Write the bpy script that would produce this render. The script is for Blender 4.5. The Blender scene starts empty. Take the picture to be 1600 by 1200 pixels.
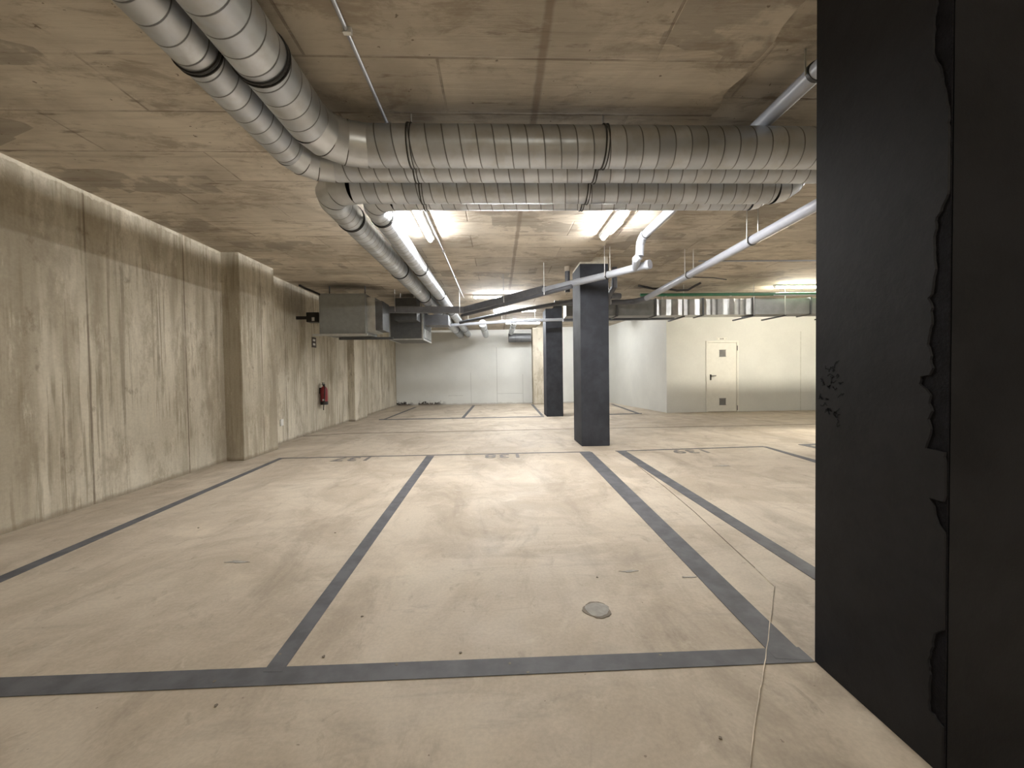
import bpy, bmesh, math, random
from mathutils import Vector, Matrix
random.seed(7)
S = bpy.context.scene
COL = S.collection
# ------------------------------------------------------------------ camera
F_PX, YAW, PIT, ROL = 640.0, 0.0352, 0.02373, 0.01432
H = 1.2
cy, sy, cp, sp = math.cos(YAW), math.sin(YAW), math.cos(PIT), math.sin(PIT)
FW = Vector((sy*cp, cy*cp, -sp)); R0 = Vector((cy, -sy, 0)); U0 = R0.cross(FW)
c_, s_ = math.cos(ROL), math.sin(ROL)
RT = R0*c_ - U0*s_; UP = R0*s_ + U0*c_
EYE = Vector((0, 0, H))
cam = bpy.data.cameras.new('camera'); co = bpy.data.objects.new('camera', cam); COL.objects.link(co)
cam.sensor_width = 36; cam.lens = 36*F_PX/1600; cam.clip_start = 0.02; cam.clip_end = 100
m = Matrix.Identity(4)
for i in range(3):
    m[i][0] = RT[i]; m[i][1] = UP[i]; m[i][2] = -FW[i]; m[i][3] = EYE[i]
co.matrix_world = m
S.camera = co
w = bpy.data.worlds.new('world'); S.world = w; w.use_nodes = True
w.node_tree.nodes['Background'].inputs[0].default_value = (0.5, 0.5, 0.5, 1)
w.node_tree.nodes['Background'].inputs[1].default_value = 0.0
S.view_settings.view_transform = 'Standard'; S.view_settings.look = 'None'
S.view_settings.gamma = 1; S.view_settings.use_curve_mapping = False
S.view_settings.exposure = 0.87
LAMP = 185.0

def P(x, y, ax, v):
    """photo pixel -> point on the plane axis=v"""
    d = FW + RT*((x-800)/F_PX) - UP*((y-600)/F_PX)
    t = (v-EYE[ax])/d[ax]
    return EYE + d*t

# ------------------------------------------------------------------ materials
class NT:
    def __init__(s, name):
        s.m = bpy.data.materials.new(name); s.m.use_nodes = True
        s.t = s.m.node_tree; s.b = s.t.nodes['Principled BSDF']
    def n(s, typ, **k):
        nd = s.t.nodes.new(typ)
        for a, v in k.items():
            if a.startswith('i_'):
                key = a[2:]
                key = int(key) if key.isdigit() else key.replace('_', ' ')
                nd.inputs[key].default_value = v
            else: setattr(nd, a, v)
        return nd
    def l(s, a, b): s.t.links.new(a, b)
    def coord(s, scale=(1, 1, 1), loc=(0, 0, 0), kind='Object'):
        c = s.n('ShaderNodeTexCoord'); mp = s.n('ShaderNodeMapping')
        mp.inputs['Scale'].default_value = scale; mp.inputs['Location'].default_value = loc
        s.l(c.outputs[kind], mp.inputs[0]); return mp.outputs[0]
    def noise(s, scale, sc=(1, 1, 1), detail=5, rough=.6, loc=(0, 0, 0), kind='Object', dist=0):
        nd = s.n('ShaderNodeTexNoise'); nd.inputs['Scale'].default_value = scale
        nd.inputs['Detail'].default_value = detail; nd.inputs['Roughness'].default_value = rough
        nd.inputs['Distortion'].default_value = dist
        s.l(s.coord(sc, loc, kind), nd.inputs['Vector']); return nd.outputs['Fac']
    def ramp(s, inp, lo, hi, a=0., b=1.):
        r = s.n('ShaderNodeMapRange'); r.interpolation_type = 'SMOOTHSTEP'
        for k, v in zip(('From Min', 'From Max', 'To Min', 'To Max'), (lo, hi, a, b)): r.inputs[k].default_value = v
        s.l(inp, r.inputs[0]); return r.outputs[0]
    def mix(s, f, a, b):
        x = s.n('ShaderNodeMix', data_type='RGBA')
        if isinstance(f, float): x.inputs[0].default_value = f
        else: s.l(f, x.inputs[0])
        for i, v in ((6, a), (7, b)):
            if isinstance(v, tuple): x.inputs[i].default_value = (*v, 1)
            else: s.l(v, x.inputs[i])
        return x.outputs[2]
    def math(s, op, a, b=None):
        x = s.n('ShaderNodeMath', operation=op)
        for i, v in enumerate((a, b)):
            if v is None: continue
            if isinstance(v, (int, float)): x.inputs[i].default_value = v
            else: s.l(v, x.inputs[i])
        return x.outputs[0]
    def mul(s, col, fac):   # multiply colour by grey factor
        x = s.n('ShaderNodeMix', data_type='RGBA', blend_type='MULTIPLY'); x.inputs[0].default_value = 1
        s.l(col, x.inputs[6]); s.l(fac, x.inputs[7]); return x.outputs[2]
    def bump(s, h, strength=.3, dist=.01):
        b = s.n('ShaderNodeBump'); b.inputs['Strength'].default_value = strength; b.inputs['Distance'].default_value = dist
        s.l(h, b.inputs['Height']); s.l(b.outputs[0], s.b.inputs['Normal'])
    def col(s, c):
        if isinstance(c, tuple): s.b.inputs['Base Color'].default_value = (*c, 1)
        else: s.l(c, s.b.inputs['Base Color'])
    def set(s, rough=.5, metal=0., spec=.5):
        s.b.inputs['Roughness'].default_value = rough; s.b.inputs['Metallic'].default_value = metal
        s.b.inputs['Specular IOR Level'].default_value = spec; return s.m

def simple(name, c, rough=.5, metal=0., spec=.5, var=.12, scale=9, bump=0.):
    t = NT(name); n = t.noise(scale)
    t.col(t.mul(t.mix(0.0, c, c), t.ramp(n, .3, .7, 1-var, 1+var)))
    if bump: t.bump(t.noise(scale*6), bump, .004)
    return t.set(rough, metal, spec)

def mat_floor():
    t = NT('floor_concrete')
    a = t.mix(t.ramp(t.noise(.9, detail=7, rough=.65, dist=1.2), .38, .62), (.425, .362, .285), (.54, .472, .382))
    st = t.noise(2.2, sc=(1, .35, 1), detail=8, rough=.7, loc=(3, 1, 0), dist=.8)
    a = t.mix(t.ramp(st, .48, .68, 0, .60), a, (.30, .25, .195))
    tm = t.noise(3.0, sc=(.35, 1.6, 1), detail=7, rough=.65, loc=(8, 2, 0), dist=1.6)
    a = t.mix(t.ramp(tm, .54, .70, 0, .45), a, (.345, .30, .245))
    a = t.mix(t.ramp(t.noise(1.4, loc=(9, 2, 0), detail=6), .55, .72, 0, .45), a, (.66, .575, .46))
    a = t.mix(t.ramp(t.noise(6.5, sc=(1, .6, 1), detail=9, rough=.75, loc=(2, 6, 0), dist=.7), .55, .72, 0, .6), a, (.27, .225, .175))
    a = t.mix(t.ramp(t.noise(5, detail=8, rough=.7, loc=(7, 1, 3), dist=1.0), .56, .72, 0, .5), a, (.60, .54, .44))
    sp_ = t.ramp(t.noise(28, detail=2, loc=(1, 5, 0)), .745, .76, 0, .7)
    a = t.mix(sp_, a, (.18, .14, .11))
    a = t.mul(a, t.ramp(t.noise(60, detail=3), .3, .7, .95, 1.05))
    t.col(a)
    r = t.ramp(t.noise(3, detail=6), .3, .7, .52, .74); t.l(r, t.b.inputs['Roughness'])
    t.bump(t.noise(6, detail=6), .12, .006)
    t.b.inputs['Specular IOR Level'].default_value = .28
    return t.m

def mat_ceiling():
    t = NT('ceiling_concrete')
    a = t.mix(t.ramp(t.noise(.8, detail=6, rough=.6, dist=.6), .36, .64), (.46, .41, .335), (.66, .595, .495))
    # board grain along x
    g = t.noise(2.2, sc=(.35, 5, 1), detail=8, rough=.7)
    a = t.mix(t.ramp(g, .46, .70, 0, .60), a, (.36, .31, .245))
    bt = t.n('ShaderNodeTexBrick', offset=.37, squash=1.0)
    for k, v in (('Scale', 1.0), ('Mortar Size', .010), ('Mortar Smooth', .4), ('Brick Width', 2.0), ('Row Height', .5)):
        bt.inputs[k].default_value = v
    bt.inputs['Color1'].default_value = (1.06, 1.06, 1.06, 1); bt.inputs['Color2'].default_value = (.90, .90, .90, 1); bt.inputs['Mortar'].default_value = (.98, .98, .98, 1)
    t.l(t.coord((1, 1, 1), (.32, .11, 0)), bt.inputs['Vector'])
    a = t.mul(a, bt.outputs['Color'])
    ln = t.math('MULTIPLY', bt.outputs['Fac'], t.ramp(t.noise(2.3, loc=(4, 4, 0)), .38, .62, .05, .65))
    a = t.mix(ln, a, (.17, .13, .10))
    # long joint along y
    sx = t.n('ShaderNodeSeparateXYZ'); t.l(t.coord(), sx.inputs[0])
    dj = t.math('ABSOLUTE', t.math('SUBTRACT', t.math('ADD', sx.outputs[0], t.math('MULTIPLY', t.noise(6), .03)), .30))
    a = t.mix(t.ramp(dj, .012, .035, .65, 0), a, (.22, .17, .125))
    # damp board patches
    v = t.n('ShaderNodeTexVoronoi', distance='CHEBYCHEV'); v.inputs['Scale'].default_value = 1.0
    t.l(t.coord((1.1, 2.6, 1), (.2, .5, 0)), v.inputs['Vector'])
    sep = t.n('ShaderNodeSeparateColor'); t.l(v.outputs['Color'], sep.inputs[0])
    pk = t.math('MULTIPLY', t.ramp(sep.outputs[0], .80, .82), t.ramp(t.noise(3, loc=(2, 9, 0)), .40, .5))
    a = t.mix(t.math('MULTIPLY', pk, .55), a, (.24, .21, .175))
    a = t.mix(t.ramp(t.noise(5, sc=(.5, 2.4, 1), detail=8, loc=(7, 3, 0)), .60, .72, 0, .7), a, (.15, .11, .085))
    a = t.mix(t.ramp(t.noise(2.6, sc=(.8, 1.6, 1), detail=9, rough=.72, loc=(5, 6, 1), dist=.5), .50, .64, 0, .60), a, (.27, .22, .165))
    a = t.mix(t.ramp(t.noise(3.4, sc=(.5, 2, 1), detail=9, rough=.7, loc=(1, 9, 4)), .56, .72, 0, .5), a, (.74, .68, .57))
    pits = t.ramp(t.noise(20, detail=2, loc=(1, 5, 0)), .72, .745, 0, .7)
    a = t.mix(pits, a, (.12, .085, .06))
    t.col(a); t.bump(t.math('ADD', g, t.math('MULTIPLY', bt.outputs['Fac'], -.8)), .45, .012)
    return t.set(.85, spec=.25)

def mat_wall_concrete():
    t = NT('wall_concrete')
    a = t.mix(t.ramp(t.noise(1.1, sc=(1, 1, .5), detail=6), .35, .65), (.47, .43, .345), (.64, .595, .495))
    s1 = t.noise(4.5, sc=(1, 1, .07), detail=7, rough=.65)
    a = t.mix(t.ramp(s1, .48, .66, 0, .65), a, (.37, .33, .255))
    s2 = t.noise(13, sc=(1, 1, .02), detail=3, rough=.5, loc=(0, 3, 1))
    a = t.mix(t.math('MULTIPLY', t.ramp(s2, .60, .66), t.ramp(t.noise(.9, loc=(5, 5, 0)), .42, .60, .05, .62)), a, (.22, .185, .135))
    s3 = t.noise(9, sc=(1, 1, .03), detail=4, loc=(0, 8, 2))
    a = t.mix(t.math('MULTIPLY', t.ramp(s3, .58, .66), t.ramp(t.noise(1.2, loc=(1, 5, 7)), .46, .58, 0, .55)), a, (.60, .545, .44))
    bb = t.noise(1.6, sc=(1, 1, .12), detail=4, loc=(3, 7, 1))
    a = t.mix(t.ramp(bb, .49, .58, 0, .60), a, (.31, .265, .195))
    gg = t.noise(3.0, sc=(1, 1, .45), detail=9, rough=.72, loc=(1, 3, 8))
    a = t.mix(t.ramp(gg, .50, .62, 0, .65), a, (.34, .295, .225))
    g2 = t.noise(5.5, sc=(1, 1, .25), detail=9, rough=.75, loc=(6, 1, 4))
    a = t.mix(t.ramp(g2, .53, .66, 0, .6), a, (.66, .61, .51))
    g3 = t.noise(24, sc=(1, 1, .05), detail=5, rough=.6, loc=(2, 4, 9))
    a = t.mix(t.math('MULTIPLY', t.ramp(g3, .5, .62), t.ramp(t.noise(.8, loc=(9, 2, 5)), .45, .58, 0, .7)), a, (.29, .25, .18))
    # formwork panel seams every 1.25 m
    sx = t.n('ShaderNodeSeparateXYZ'); t.l(t.coord(), sx.inputs[0])
    fr = t.math('FRACT', t.math('DIVIDE', t.math('ADD', sx.outputs[1], 20.3), 1.25))
    d = t.math('ABSOLUTE', t.math('SUBTRACT', fr, .5))
    a = t.mix(t.math('MULTIPLY', t.ramp(d, .003, .012, .8, 0), t.ramp(t.noise(3, sc=(1, 1, .6), loc=(1, 1, 6)), .4, .55, .4, 1)), a, (.17, .135, .10))
    # pale limewash streak right under the ceiling, darker foot
    zz = t.math('ADD', sx.outputs[2], t.math('MULTIPLY', t.noise(9, detail=8, rough=.7), .11))
    a = t.mix(t.math('MULTIPLY', t.ramp(zz, 3.02, 3.035), t.ramp(t.noise(4, loc=(3, 3, 3)), .40, .58, .1, .7)), a, (.74, .70, .60))
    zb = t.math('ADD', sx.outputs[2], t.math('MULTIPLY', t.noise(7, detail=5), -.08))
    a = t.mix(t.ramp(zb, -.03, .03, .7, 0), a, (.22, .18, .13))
    pat = t.ramp(t.noise(3.2, sc=(1, 1, .7), detail=8, rough=.7, loc=(4, 0, 4)), .60, .70, 0, .6)
    a = t.mix(pat, a, (.20, .16, .115))
    a = t.mul(a, t.ramp(t.noise(40, detail=4), .3, .7, .95, 1.05))
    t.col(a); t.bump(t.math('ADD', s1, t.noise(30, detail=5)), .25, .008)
    return t.set(.85, spec=.25)

def mat_paint(name, c, scuff=False):
    t = NT(name)
    a = t.mul(t.mix(t.ramp(t.noise(1.0, detail=4), .35, .65), c, tuple(x*.93 for x in c)), t.ramp(t.noise(30), .3, .7, .985, 1.015))
    if scuff:
        sx = t.n('ShaderNodeSeparateXYZ'); t.l(t.coord(), sx.inputs[0])
        n = t.noise(9, detail=7, rough=.7)
        n2 = t.noise(26, detail=6, rough=.75, loc=(3, 3, 1))
        z = t.math('ADD', t.math('ADD', sx.outputs[2], t.math('MULTIPLY', n, -.42)), t.math('MULTIPLY', n2, -.30))
        band = t.ramp(z, -.27, -.24, 1, 0)
        xm = t.math('MULTIPLY', t.ramp(sx.outputs[0], -3.22, -3.18), t.ramp(sx.outputs[0], -2.5, -2.0, 1, 0))
        xm2 = t.ramp(sx.outputs[0], -3.6, -3.3, 1, .0)
        a = t.mix(t.math('MULTIPLY', band, t.math('MAXIMUM', xm, xm2)), a, (.03, .025, .022))
        zz2 = t.math('ADD', sx.outputs[2], t.math('MULTIPLY', t.noise(5, detail=6, loc=(5, 1, 1)), -.14))
        a = t.mix(t.ramp(zz2, -.04, .0, .5, 0), a, (.30, .26, .21))
    t.col(a); t.bump(t.noise(45), .08, .003)
    return t.set(.6, spec=.3)

def mat_duct():
    t = NT('galvanised_spiral')
    uv = t.n('ShaderNodeUVMap'); sp2 = t.n('ShaderNodeSeparateXYZ'); t.l(uv.outputs[0], sp2.inputs[0])
    k = t.math('SUBTRACT', t.math('DIVIDE', sp2.outputs[1], .112), sp2.outputs[0])
    fr = t.math('FRACT', k); d = t.math('ABSOLUTE', t.math('SUBTRACT', fr, .5))
    seam = t.ramp(d, .018, .05, 1, 0)
    seg = t.n('ShaderNodeTexWhiteNoise', noise_dimensions='1D'); t.l(t.math('FLOOR', t.math('ADD', k, .5)), seg.inputs['W'])
    base = t.mix(t.ramp(seg.outputs['Value'], 0, 1), (.53, .57, .63), (.67, .71, .77))
    base = t.mix(t.ramp(t.noise(5, detail=6), .40, .65, 0, .6), base, (.46, .465, .46))
    base = t.mix(t.math('MULTIPLY', seam, .82), base, (.09, .09, .09))
    t.col(base); t.bump(seam, .5, .004)
    r = t.ramp(t.noise(7, detail=5, loc=(2, 2, 2)), .3, .7, .33, .47); t.l(r, t.b.inputs['Roughness'])
    t.b.inputs['Metallic'].default_value = .82
    return t.m

def mat_emit(name, c, s):
    t = NT(name); t.col((.9, .9, .9)); t.b.inputs['Emission Color'].default_value = (*c, 1)
    t.b.inputs['Emission Strength'].default_value = s; return t.set(.4)

M = dict(floor=mat_floor(), ceiling=mat_ceiling(), concrete=mat_wall_concrete(),
    white=mat_paint('wall_paint', (.68, .685, .65)), white_back=mat_paint('wall_paint_scuffed', (.66, .665, .635), True),
    line=simple('line_paint', (.106, .108, .117), .6, spec=.3, var=.22, scale=7),
    digit=simple('digit_paint', (.17, .16, .15), .6),
    charcoal=simple('charcoal_paint', (.042, .045, .054), .75, spec=.2, var=.2, scale=4, bump=.15),
    black=simple('pillar_paint', (.0155, .016, .0195), .58, spec=.22, var=.2, scale=5, bump=.3),
    blackraw=simple('pillar_raw', (.007, .007, .010), .7, spec=.15, var=.4, scale=18, bump=.7),
    duct=mat_duct(), galv=simple('galvanised_sheet', (.52, .53, .53), .38, .75, var=.15, scale=6),
    elbow=simple('galvanised_elbow', (.64, .67, .71), .34, .82, var=.10, scale=4),
    dull=simple('dull_sheet', (.24, .245, .24), .5, .45, var=.12, scale=5),
    seam=simple('seam_dark', (.07, .07, .07), .5, .3),
    strap=simple('strap_rubber', (.03, .03, .03), .5), rod=simple('zinc_rod', (.62, .62, .60), .4, .6),
    pvc=simple('grey_pvc', (.36, .375, .42), .34, var=.05), pvcw=simple('pale_pvc', (.36, .38, .42), .34, var=.05),
    pvcd=simple('dark_pvc', (.10, .105, .12), .4, var=.1), tray=simple('tray_grey', (.16, .165, .18), .5, .3),
    green=simple('green_pipe', (.03, .16, .085), .4), box=simple('unit_grey', (.27, .28, .275), .45, .25, var=.08),
    boxd=simple('unit_dark', (.12, .125, .13), .5, .4), frame=simple('aluminium', (.60, .61, .60), .35, .7),
    red=simple('extinguisher_red', (.20, .018, .022), .35), rubber=simple('black_plastic', (.015, .013, .012), .4),
    door=simple('door_paint', (.76, .75, .69), .4, var=.03), grille=simple('grille_grey', (.20, .195, .19), .5),
    body=simple('lamp_body', (.72, .72, .70), .4, var=.03),
    tube=mat_emit('tube_glow', (1, .985, .965), LAMP), tubec=mat_emit('tube_glow_neutral', (.975, .99, 1), LAMP),
    tubew=mat_emit('tube_glow_warm', (1, .925, .77), LAMP*1.1),
    label=simple('pale_label', (.7, .7, .68), .4), seal=simple('joint_dirt', (.20, .17, .135), .8, var=.3, scale=5),
    crack=simple('crack_pale', (.56, .49, .40), .8, var=.35, scale=6), manhole=simple('patch_grey', (.33, .315, .285), .75, var=.2, scale=14),
)

# ------------------------------------------------------------------ mesh helpers
def link(o, parent=None):
    COL.objects.link(o)
    if parent is not None:
        o.parent = parent
        o.matrix_parent_inverse = Matrix.Translation(parent.location).inverted()
    return o
def obj(name, bm, mat, parent=None, smooth=False):
    me = bpy.data.meshes.new(name); bm.normal_update(); bm.to_mesh(me); bm.free()
    for mm in (mat if isinstance(mat, (list, tuple)) else [mat]): me.materials.append(mm)
    if smooth: me.shade_smooth()
    return link(bpy.data.objects.new(name, me), parent)
def smooth_auto(o, ang=35):
    o.data.shade_smooth()
    try: o.data.set_sharp_from_angle(angle=math.radians(ang))
    except Exception: pass
    return o
def thing(name, label, cat, loc=(0, 0, 0), group=None):
    o = bpy.data.objects.new(name, None); o.empty_display_size = .1; COL.objects.link(o)
    o.location = loc; tag(o, label, cat, group); return o
def tag(o, label, cat, group=None):
    o['label'] = label; o['category'] = cat
    if group: o['group'] = group
    return o
def struct(o): o['kind'] = 'structure'; return o
def box(bm, x0, x1, y0, y1, z0, z1, bev=0.):
    g = bmesh.ops.create_cube(bm, size=1)['verts']
    for v in g:
        v.co = Vector((x0+(v.co.x+.5)*(x1-x0), y0+(v.co.y+.5)*(y1-y0), z0+(v.co.z+.5)*(z1-z0)))
    if bev:
        es = list({e for v in g for e in v.link_edges})
        bmesh.ops.bevel(bm, geom=es, offset=bev, segments=2, affect='EDGES')
def prism(bm, pts, z0, z1, mi=0):
    a = [bm.verts.new((x, y, z0)) for x, y in pts]; b = [bm.verts.new((x, y, z1)) for x, y in pts]
    n = len(pts); fs = [bm.faces.new(a[::-1]), bm.faces.new(b)]
    for i in range(n): fs.append(bm.faces.new((a[i], a[(i+1) % n], b[(i+1) % n], b[i])))
    for f in fs: f.material_index = mi
    return fs
def frames(pts):
    ts = []
    for i in range(len(pts)):
        a = pts[max(i-1, 0)]; b = pts[min(i+1, len(pts)-1)]; ts.append((b-a).normalized())
    up = Vector((0, 0, 1)) if abs(ts[0].z) < .9 else Vector((1, 0, 0))
    n = (up - ts[0]*up.dot(ts[0])).normalized(); out = []
    for t in ts:
        n = (n - t*n.dot(t)).normalized(); out.append((t, n, t.cross(n)))
    return out
def tube(bm, pts, r, seg=32, cap=True, miter=True, hollow=False):
    pts = [Vector(p) for p in pts]; fr = frames(pts); uvl = bm.loops.layers.uv.verify()
    L = [0]
    for i in range(1, len(pts)): L.append(L[-1]+(pts[i]-pts[i-1]).length)
    rs = r if isinstance(r, (list, tuple)) else [r]*len(pts)
    rings = []
    for i, p in enumerate(pts):
        t, n, b = fr[i]
        k = 1.0; bend = None
        if 0 < i < len(pts)-1 and miter:
            d1 = (pts[i]-pts[i-1]).normalized(); d2 = (pts[i+1]-pts[i]).normalized()
            ca = math.sqrt(max(.1, (1+d1.dot(d2))/2)); bend = (d2-d1)
            if bend.length > 1e-5: bend.normalize(); k = 1/ca
            else: bend = None
        ring = []
        for j in range(seg):
            a = 2*math.pi*j/seg; o = (n*math.cos(a)+b*math.sin(a))*rs[i]
            if bend is not None: o = o + bend*(o.dot(bend))*(k-1)
            ring.append(bm.verts.new(p+o))
        rings.append(ring)
    for i in range(len(pts)-1):
        for j in range(seg):
            q = (rings[i][j], rings[i][(j+1) % seg], rings[i+1][(j+1) % seg], rings[i+1][j])
            f = bm.faces.new(q)
            uv = ((j/seg, L[i]), ((j+1)/seg, L[i]), ((j+1)/seg, L[i+1]), (j/seg, L[i+1]))
            for lp, c in zip(f.loops, uv): lp[uvl].uv = c
    if cap:
        bm.faces.new(rings[0][::-1]); bm.faces.new(rings[-1])
def mtube(name, pts, r, mat, parent=None, seg=20, **k):
    bm = bmesh.new(); tube(bm, pts, r, seg, **k); return smooth_auto(obj(name, bm, mat, parent))
def mbox(name, dims, mat, parent=None, bev=0.):
    bm = bmesh.new(); box(bm, *dims, bev=bev); return obj(name, bm, mat, parent)
def arc(c, a0, a1, R, n, z):   # horizontal arc, degrees
    return [Vector((c[0]+R*math.cos(math.radians(a0+(a1-a0)*i/n)), c[1]+R*math.sin(math.radians(a0+(a1-a0)*i/n)), z)) for i in range(n+1)]
def grow(pts, step):
    out = []
    for a, b in zip(pts[:-1], pts[1:]):
        a = Vector(a); b = Vector(b); n = max(1, int((b-a).length/step))
        out += [a.lerp(b, i/n) for i in range(n)]
    return out+[Vector(pts[-1])]

# ------------------------------------------------------------------ the shell
CZ = 3.01; CR = 3.09; YB = 16.6; YN = -5.0; XR = 9.6
def XL(y): return -3.86-.0125*y
bm = bmesh.new(); box(bm, -4.6, XR+.3, YN-.3, YB+.4, -.25, 0); floor = struct(obj('floor', bm, M['floor']))
# ceiling: lower slab with a ragged edge, raised slab at right in front of the ducts
bm = bmesh.new()
edge = []; y = YN
while y < YB:
    edge.append((1.535+random.uniform(-.008, .008)+.012*math.sin(y*9)+.008*math.sin(y*23), y)); y += .04
prism(bm, [(-4.6, YN-.3)]+[(edge[0][0], YN-.3)]+edge+[(edge[-1][0], YB+.4), (-4.6, YB+.4)], CZ, CZ+.35)
prism(bm, [(1.45, 3.3), (XR+.3, 3.3), (XR+.3, YB+.4), (1.45, YB+.4)], CR, CR+.25)
CF = 3.135
prism(bm, [(1.45, YN-.3), (XR+.3, YN-.3), (XR+.3, 3.35), (1.45, 3.35)], CF, CF+.22)
struct(obj('ceiling', bm, M['ceiling']))
# left concrete wall with its pilasters
bm = bmesh.new(); prism(bm, [(XL(YN), YN), (XL(YB), YB), (XL(YB)-.3, YB), (XL(YN)-.3, YN)], 0, CZ+.01)
wl = struct(obj('wall_left', bm, M['concrete']))
for y0, y1, x in ((6.05, 6.98, -3.69), (11.1, 12.1, -3.82)):
    bm = bmesh.new(); box(bm, XL(y1)-.02, x, y0, y1, 0, CZ, bev=.008)
    o = obj('pilaster', bm, M['concrete'], wl); o['label'] = 'projecting stained concrete pilaster'
bm = bmesh.new(); box(bm, -4.6, 4.55, YB, YB+.3, 0, CR+.01); wbk = struct(obj('wall_back', bm, M['white_back']))
# faint panel joints on the back wall
bm = bmesh.new()
def jl(x0, x1, z0, z1): box(bm, x0, x1, YB-.003, YB+.002, z0, z1)
jl(-.03, -.015, 0, 2.3); jl(-1.08, -1.07, .05, 1.3); jl(1.02, 1.03, 0, 1.2); jl(-.03, 1.03, .42, .43); jl(-2.0, -1.4, .37, .38)
obj('panel_joint', bm, simple('joint_grey', (.33, .33, .31), .7), wbk)
YD = 11.88
bm = bmesh.new(); prism(bm, [(4.971, YD+.01), (4.50, YB), (4.50, YB+.3), (5.25, YB+.3), (5.25, YD+.01)], 0, CR+.01); struct(obj('wall_side', bm, M['white']))
DX0 = P(1103, 643, 1, YD).x; DX1 = P(1153.5, 641, 1, YD).x; DZ = P(1128, 532.5, 1, YD).z
bm = bmesh.new()
box(bm, 4.97, DX0+.02, YD, YD+.25, 0, CR+.01); box(bm, DX1-.02, XR+.3, YD, YD+.25, 0, CR+.01); box(bm, DX0+.02, DX1-.02, YD, YD+.25, DZ-.02, CR+.01)
box(bm, DX0, DX1, YD+.2, YD+.25, 0, DZ)
wr = struct(obj('wall_back_right', bm, M['white']))
xj = P(1251, 560, 1, YD).x
bm = bmesh.new(); box(bm, xj-.008, xj+.008, YD-.003, YD+.002, 0, 2.35); obj('panel_joint', bm, simple('joint_pale', (.5, .5, .45), .7), wr)
bm = bmesh.new(); box(bm, XR, XR+.3, YN, YD, 0, CF+.01); struct(obj('wall_right', bm, M['white']))
bm = bmesh.new(); box(bm, -4.6, XR+.3, YN-.3, YN, 0, CF+.01); struct(obj('wall_rear', bm, M['concrete']))

# ------------------------------------------------------------------ door
d = thing('door_1', 'white steel service door with two vent grilles in the far right wall', 'door', ((DX0+DX1)/2, YD, 0)); struct(d)
bm = bmesh.new(); fw = .055
box(bm, DX0, DX0+fw, YD-.025, YD+.06, 0, DZ, bev=.004); box(bm, DX1-fw, DX1, YD-.025, YD+.06, 0, DZ, bev=.004); box(bm, DX0+fw, DX1-fw, YD-.025, YD+.06, DZ-fw, DZ, bev=.004)
obj('door_frame', bm, M['door'], d)
mbox('door_leaf', (DX0+fw+.004, DX1-fw-.004, YD-.012, YD+.04, .012, DZ-fw-.004), M['door'], d, bev=.003)
for zc in (P(1128, 552, 1, YD).z, P(1129, 627.5, 1, YD).z):
    xc = P(1128.5, 560, 1, YD).x; bm = bmesh.new(); hs = .095
    box(bm, xc-hs, xc+hs, YD-.018, YD-.010, zc-hs, zc+hs)
    for k in range(8):
        z = zc-hs+.012+k*.0235; box(bm, xc-hs+.01, xc+hs-.01, YD-.028, YD-.016, z, z+.012)
    box(bm, xc-hs-.008, xc+hs+.008, YD-.024, YD-.010, zc+hs-.004, zc+hs+.008); box(bm, xc-hs-.008, xc+hs+.008, YD-.024, YD-.010, zc-hs-.008, zc-hs+.004)
    o = obj('vent_grille', bm, M['grille'], d); o['label'] = 'grey louvred vent grille'
hp = P(1110, 589.5, 1, YD)
hd = mbox('door_handle', (hp.x-.022, hp.x+.022, YD-.026, YD-.008, hp.z-.085, hp.z+.085), M['rubber'], d, bev=.006); hd['label'] = 'black door handle'
bm = bmesh.new(); tube(bm, [(hp.x, YD-.02, hp.z+.045), (hp.x, YD-.06, hp.z+.045), (hp.x+.14, YD-.06, hp.z+.045)], .011, 10); obj('lever', bm, M['rubber'], hd)
for zz in (P(1152, 544, 1, YD).z, P(1152, 637, 1, YD).z):
    mtube('hinge', [(DX1-.045, YD-.034, zz-.07), (DX1-.045, YD-.034, zz+.07)], .013, M['grille'], d, 10)
sg = P(1127.5, 529.5, 1, YD)
o = mbox('door_sign', (sg.x-.16, sg.x+.16, YD-.008, YD-.001, sg.z-.035, sg.z+.035), M['door']); tag(o, 'small pale sign plate above the white service door', 'sign')
for k, (dx, ww) in enumerate(((-.14, .008), (-.055, .022), (-.025, .018), (.0, .010), (.018, .02), (.045, .014), (.13, .008))):
    mbox('letter_mark', (sg.x+dx, sg.x+dx+ww, YD-.010, YD-.007, sg.z-.018, sg.z+.018), M['grille'], o)

# ------------------------------------------------------------------ columns
def column(x0, x1, y0, y1, mat, label, top=CR):
    bm = bmesh.new(); box(bm, x0, x1, y0, y1, 0, top, bev=.006)
    o = obj('column', bm, mat); tag(o, label, 'column')
    if top < CZ:
        h = mbox('column_head', (x0+.004, x1-.004, y0+.004, y1-.004, top-.002, CR), M['concrete'], o); h['label'] = 'unpainted beige concrete head'
    return o
c1 = column(1.365, 1.83, 6.65, 7.32, M['charcoal'], 'charcoal painted column between bays 138 and 139, second nearest', CZ-.03)
column(1.365, 1.83, 11.4, 12.1, M['charcoal'], 'charcoal painted column farther away, behind and left of the big middle one')
o = column(1.40, 1.86, 16.05, 16.6, M['concrete'], 'bare beige concrete column against the far white wall'); 
XP = 1.297
YPF = P(1275.5, 1034, 2, 0).y
YPN = P(1482, 700, 0, XP).y
c0 = column(XP, 1.80, YPN, YPF, M['black'], 'huge black painted column filling the right foreground, with chipped plaster corner', CF)
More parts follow.
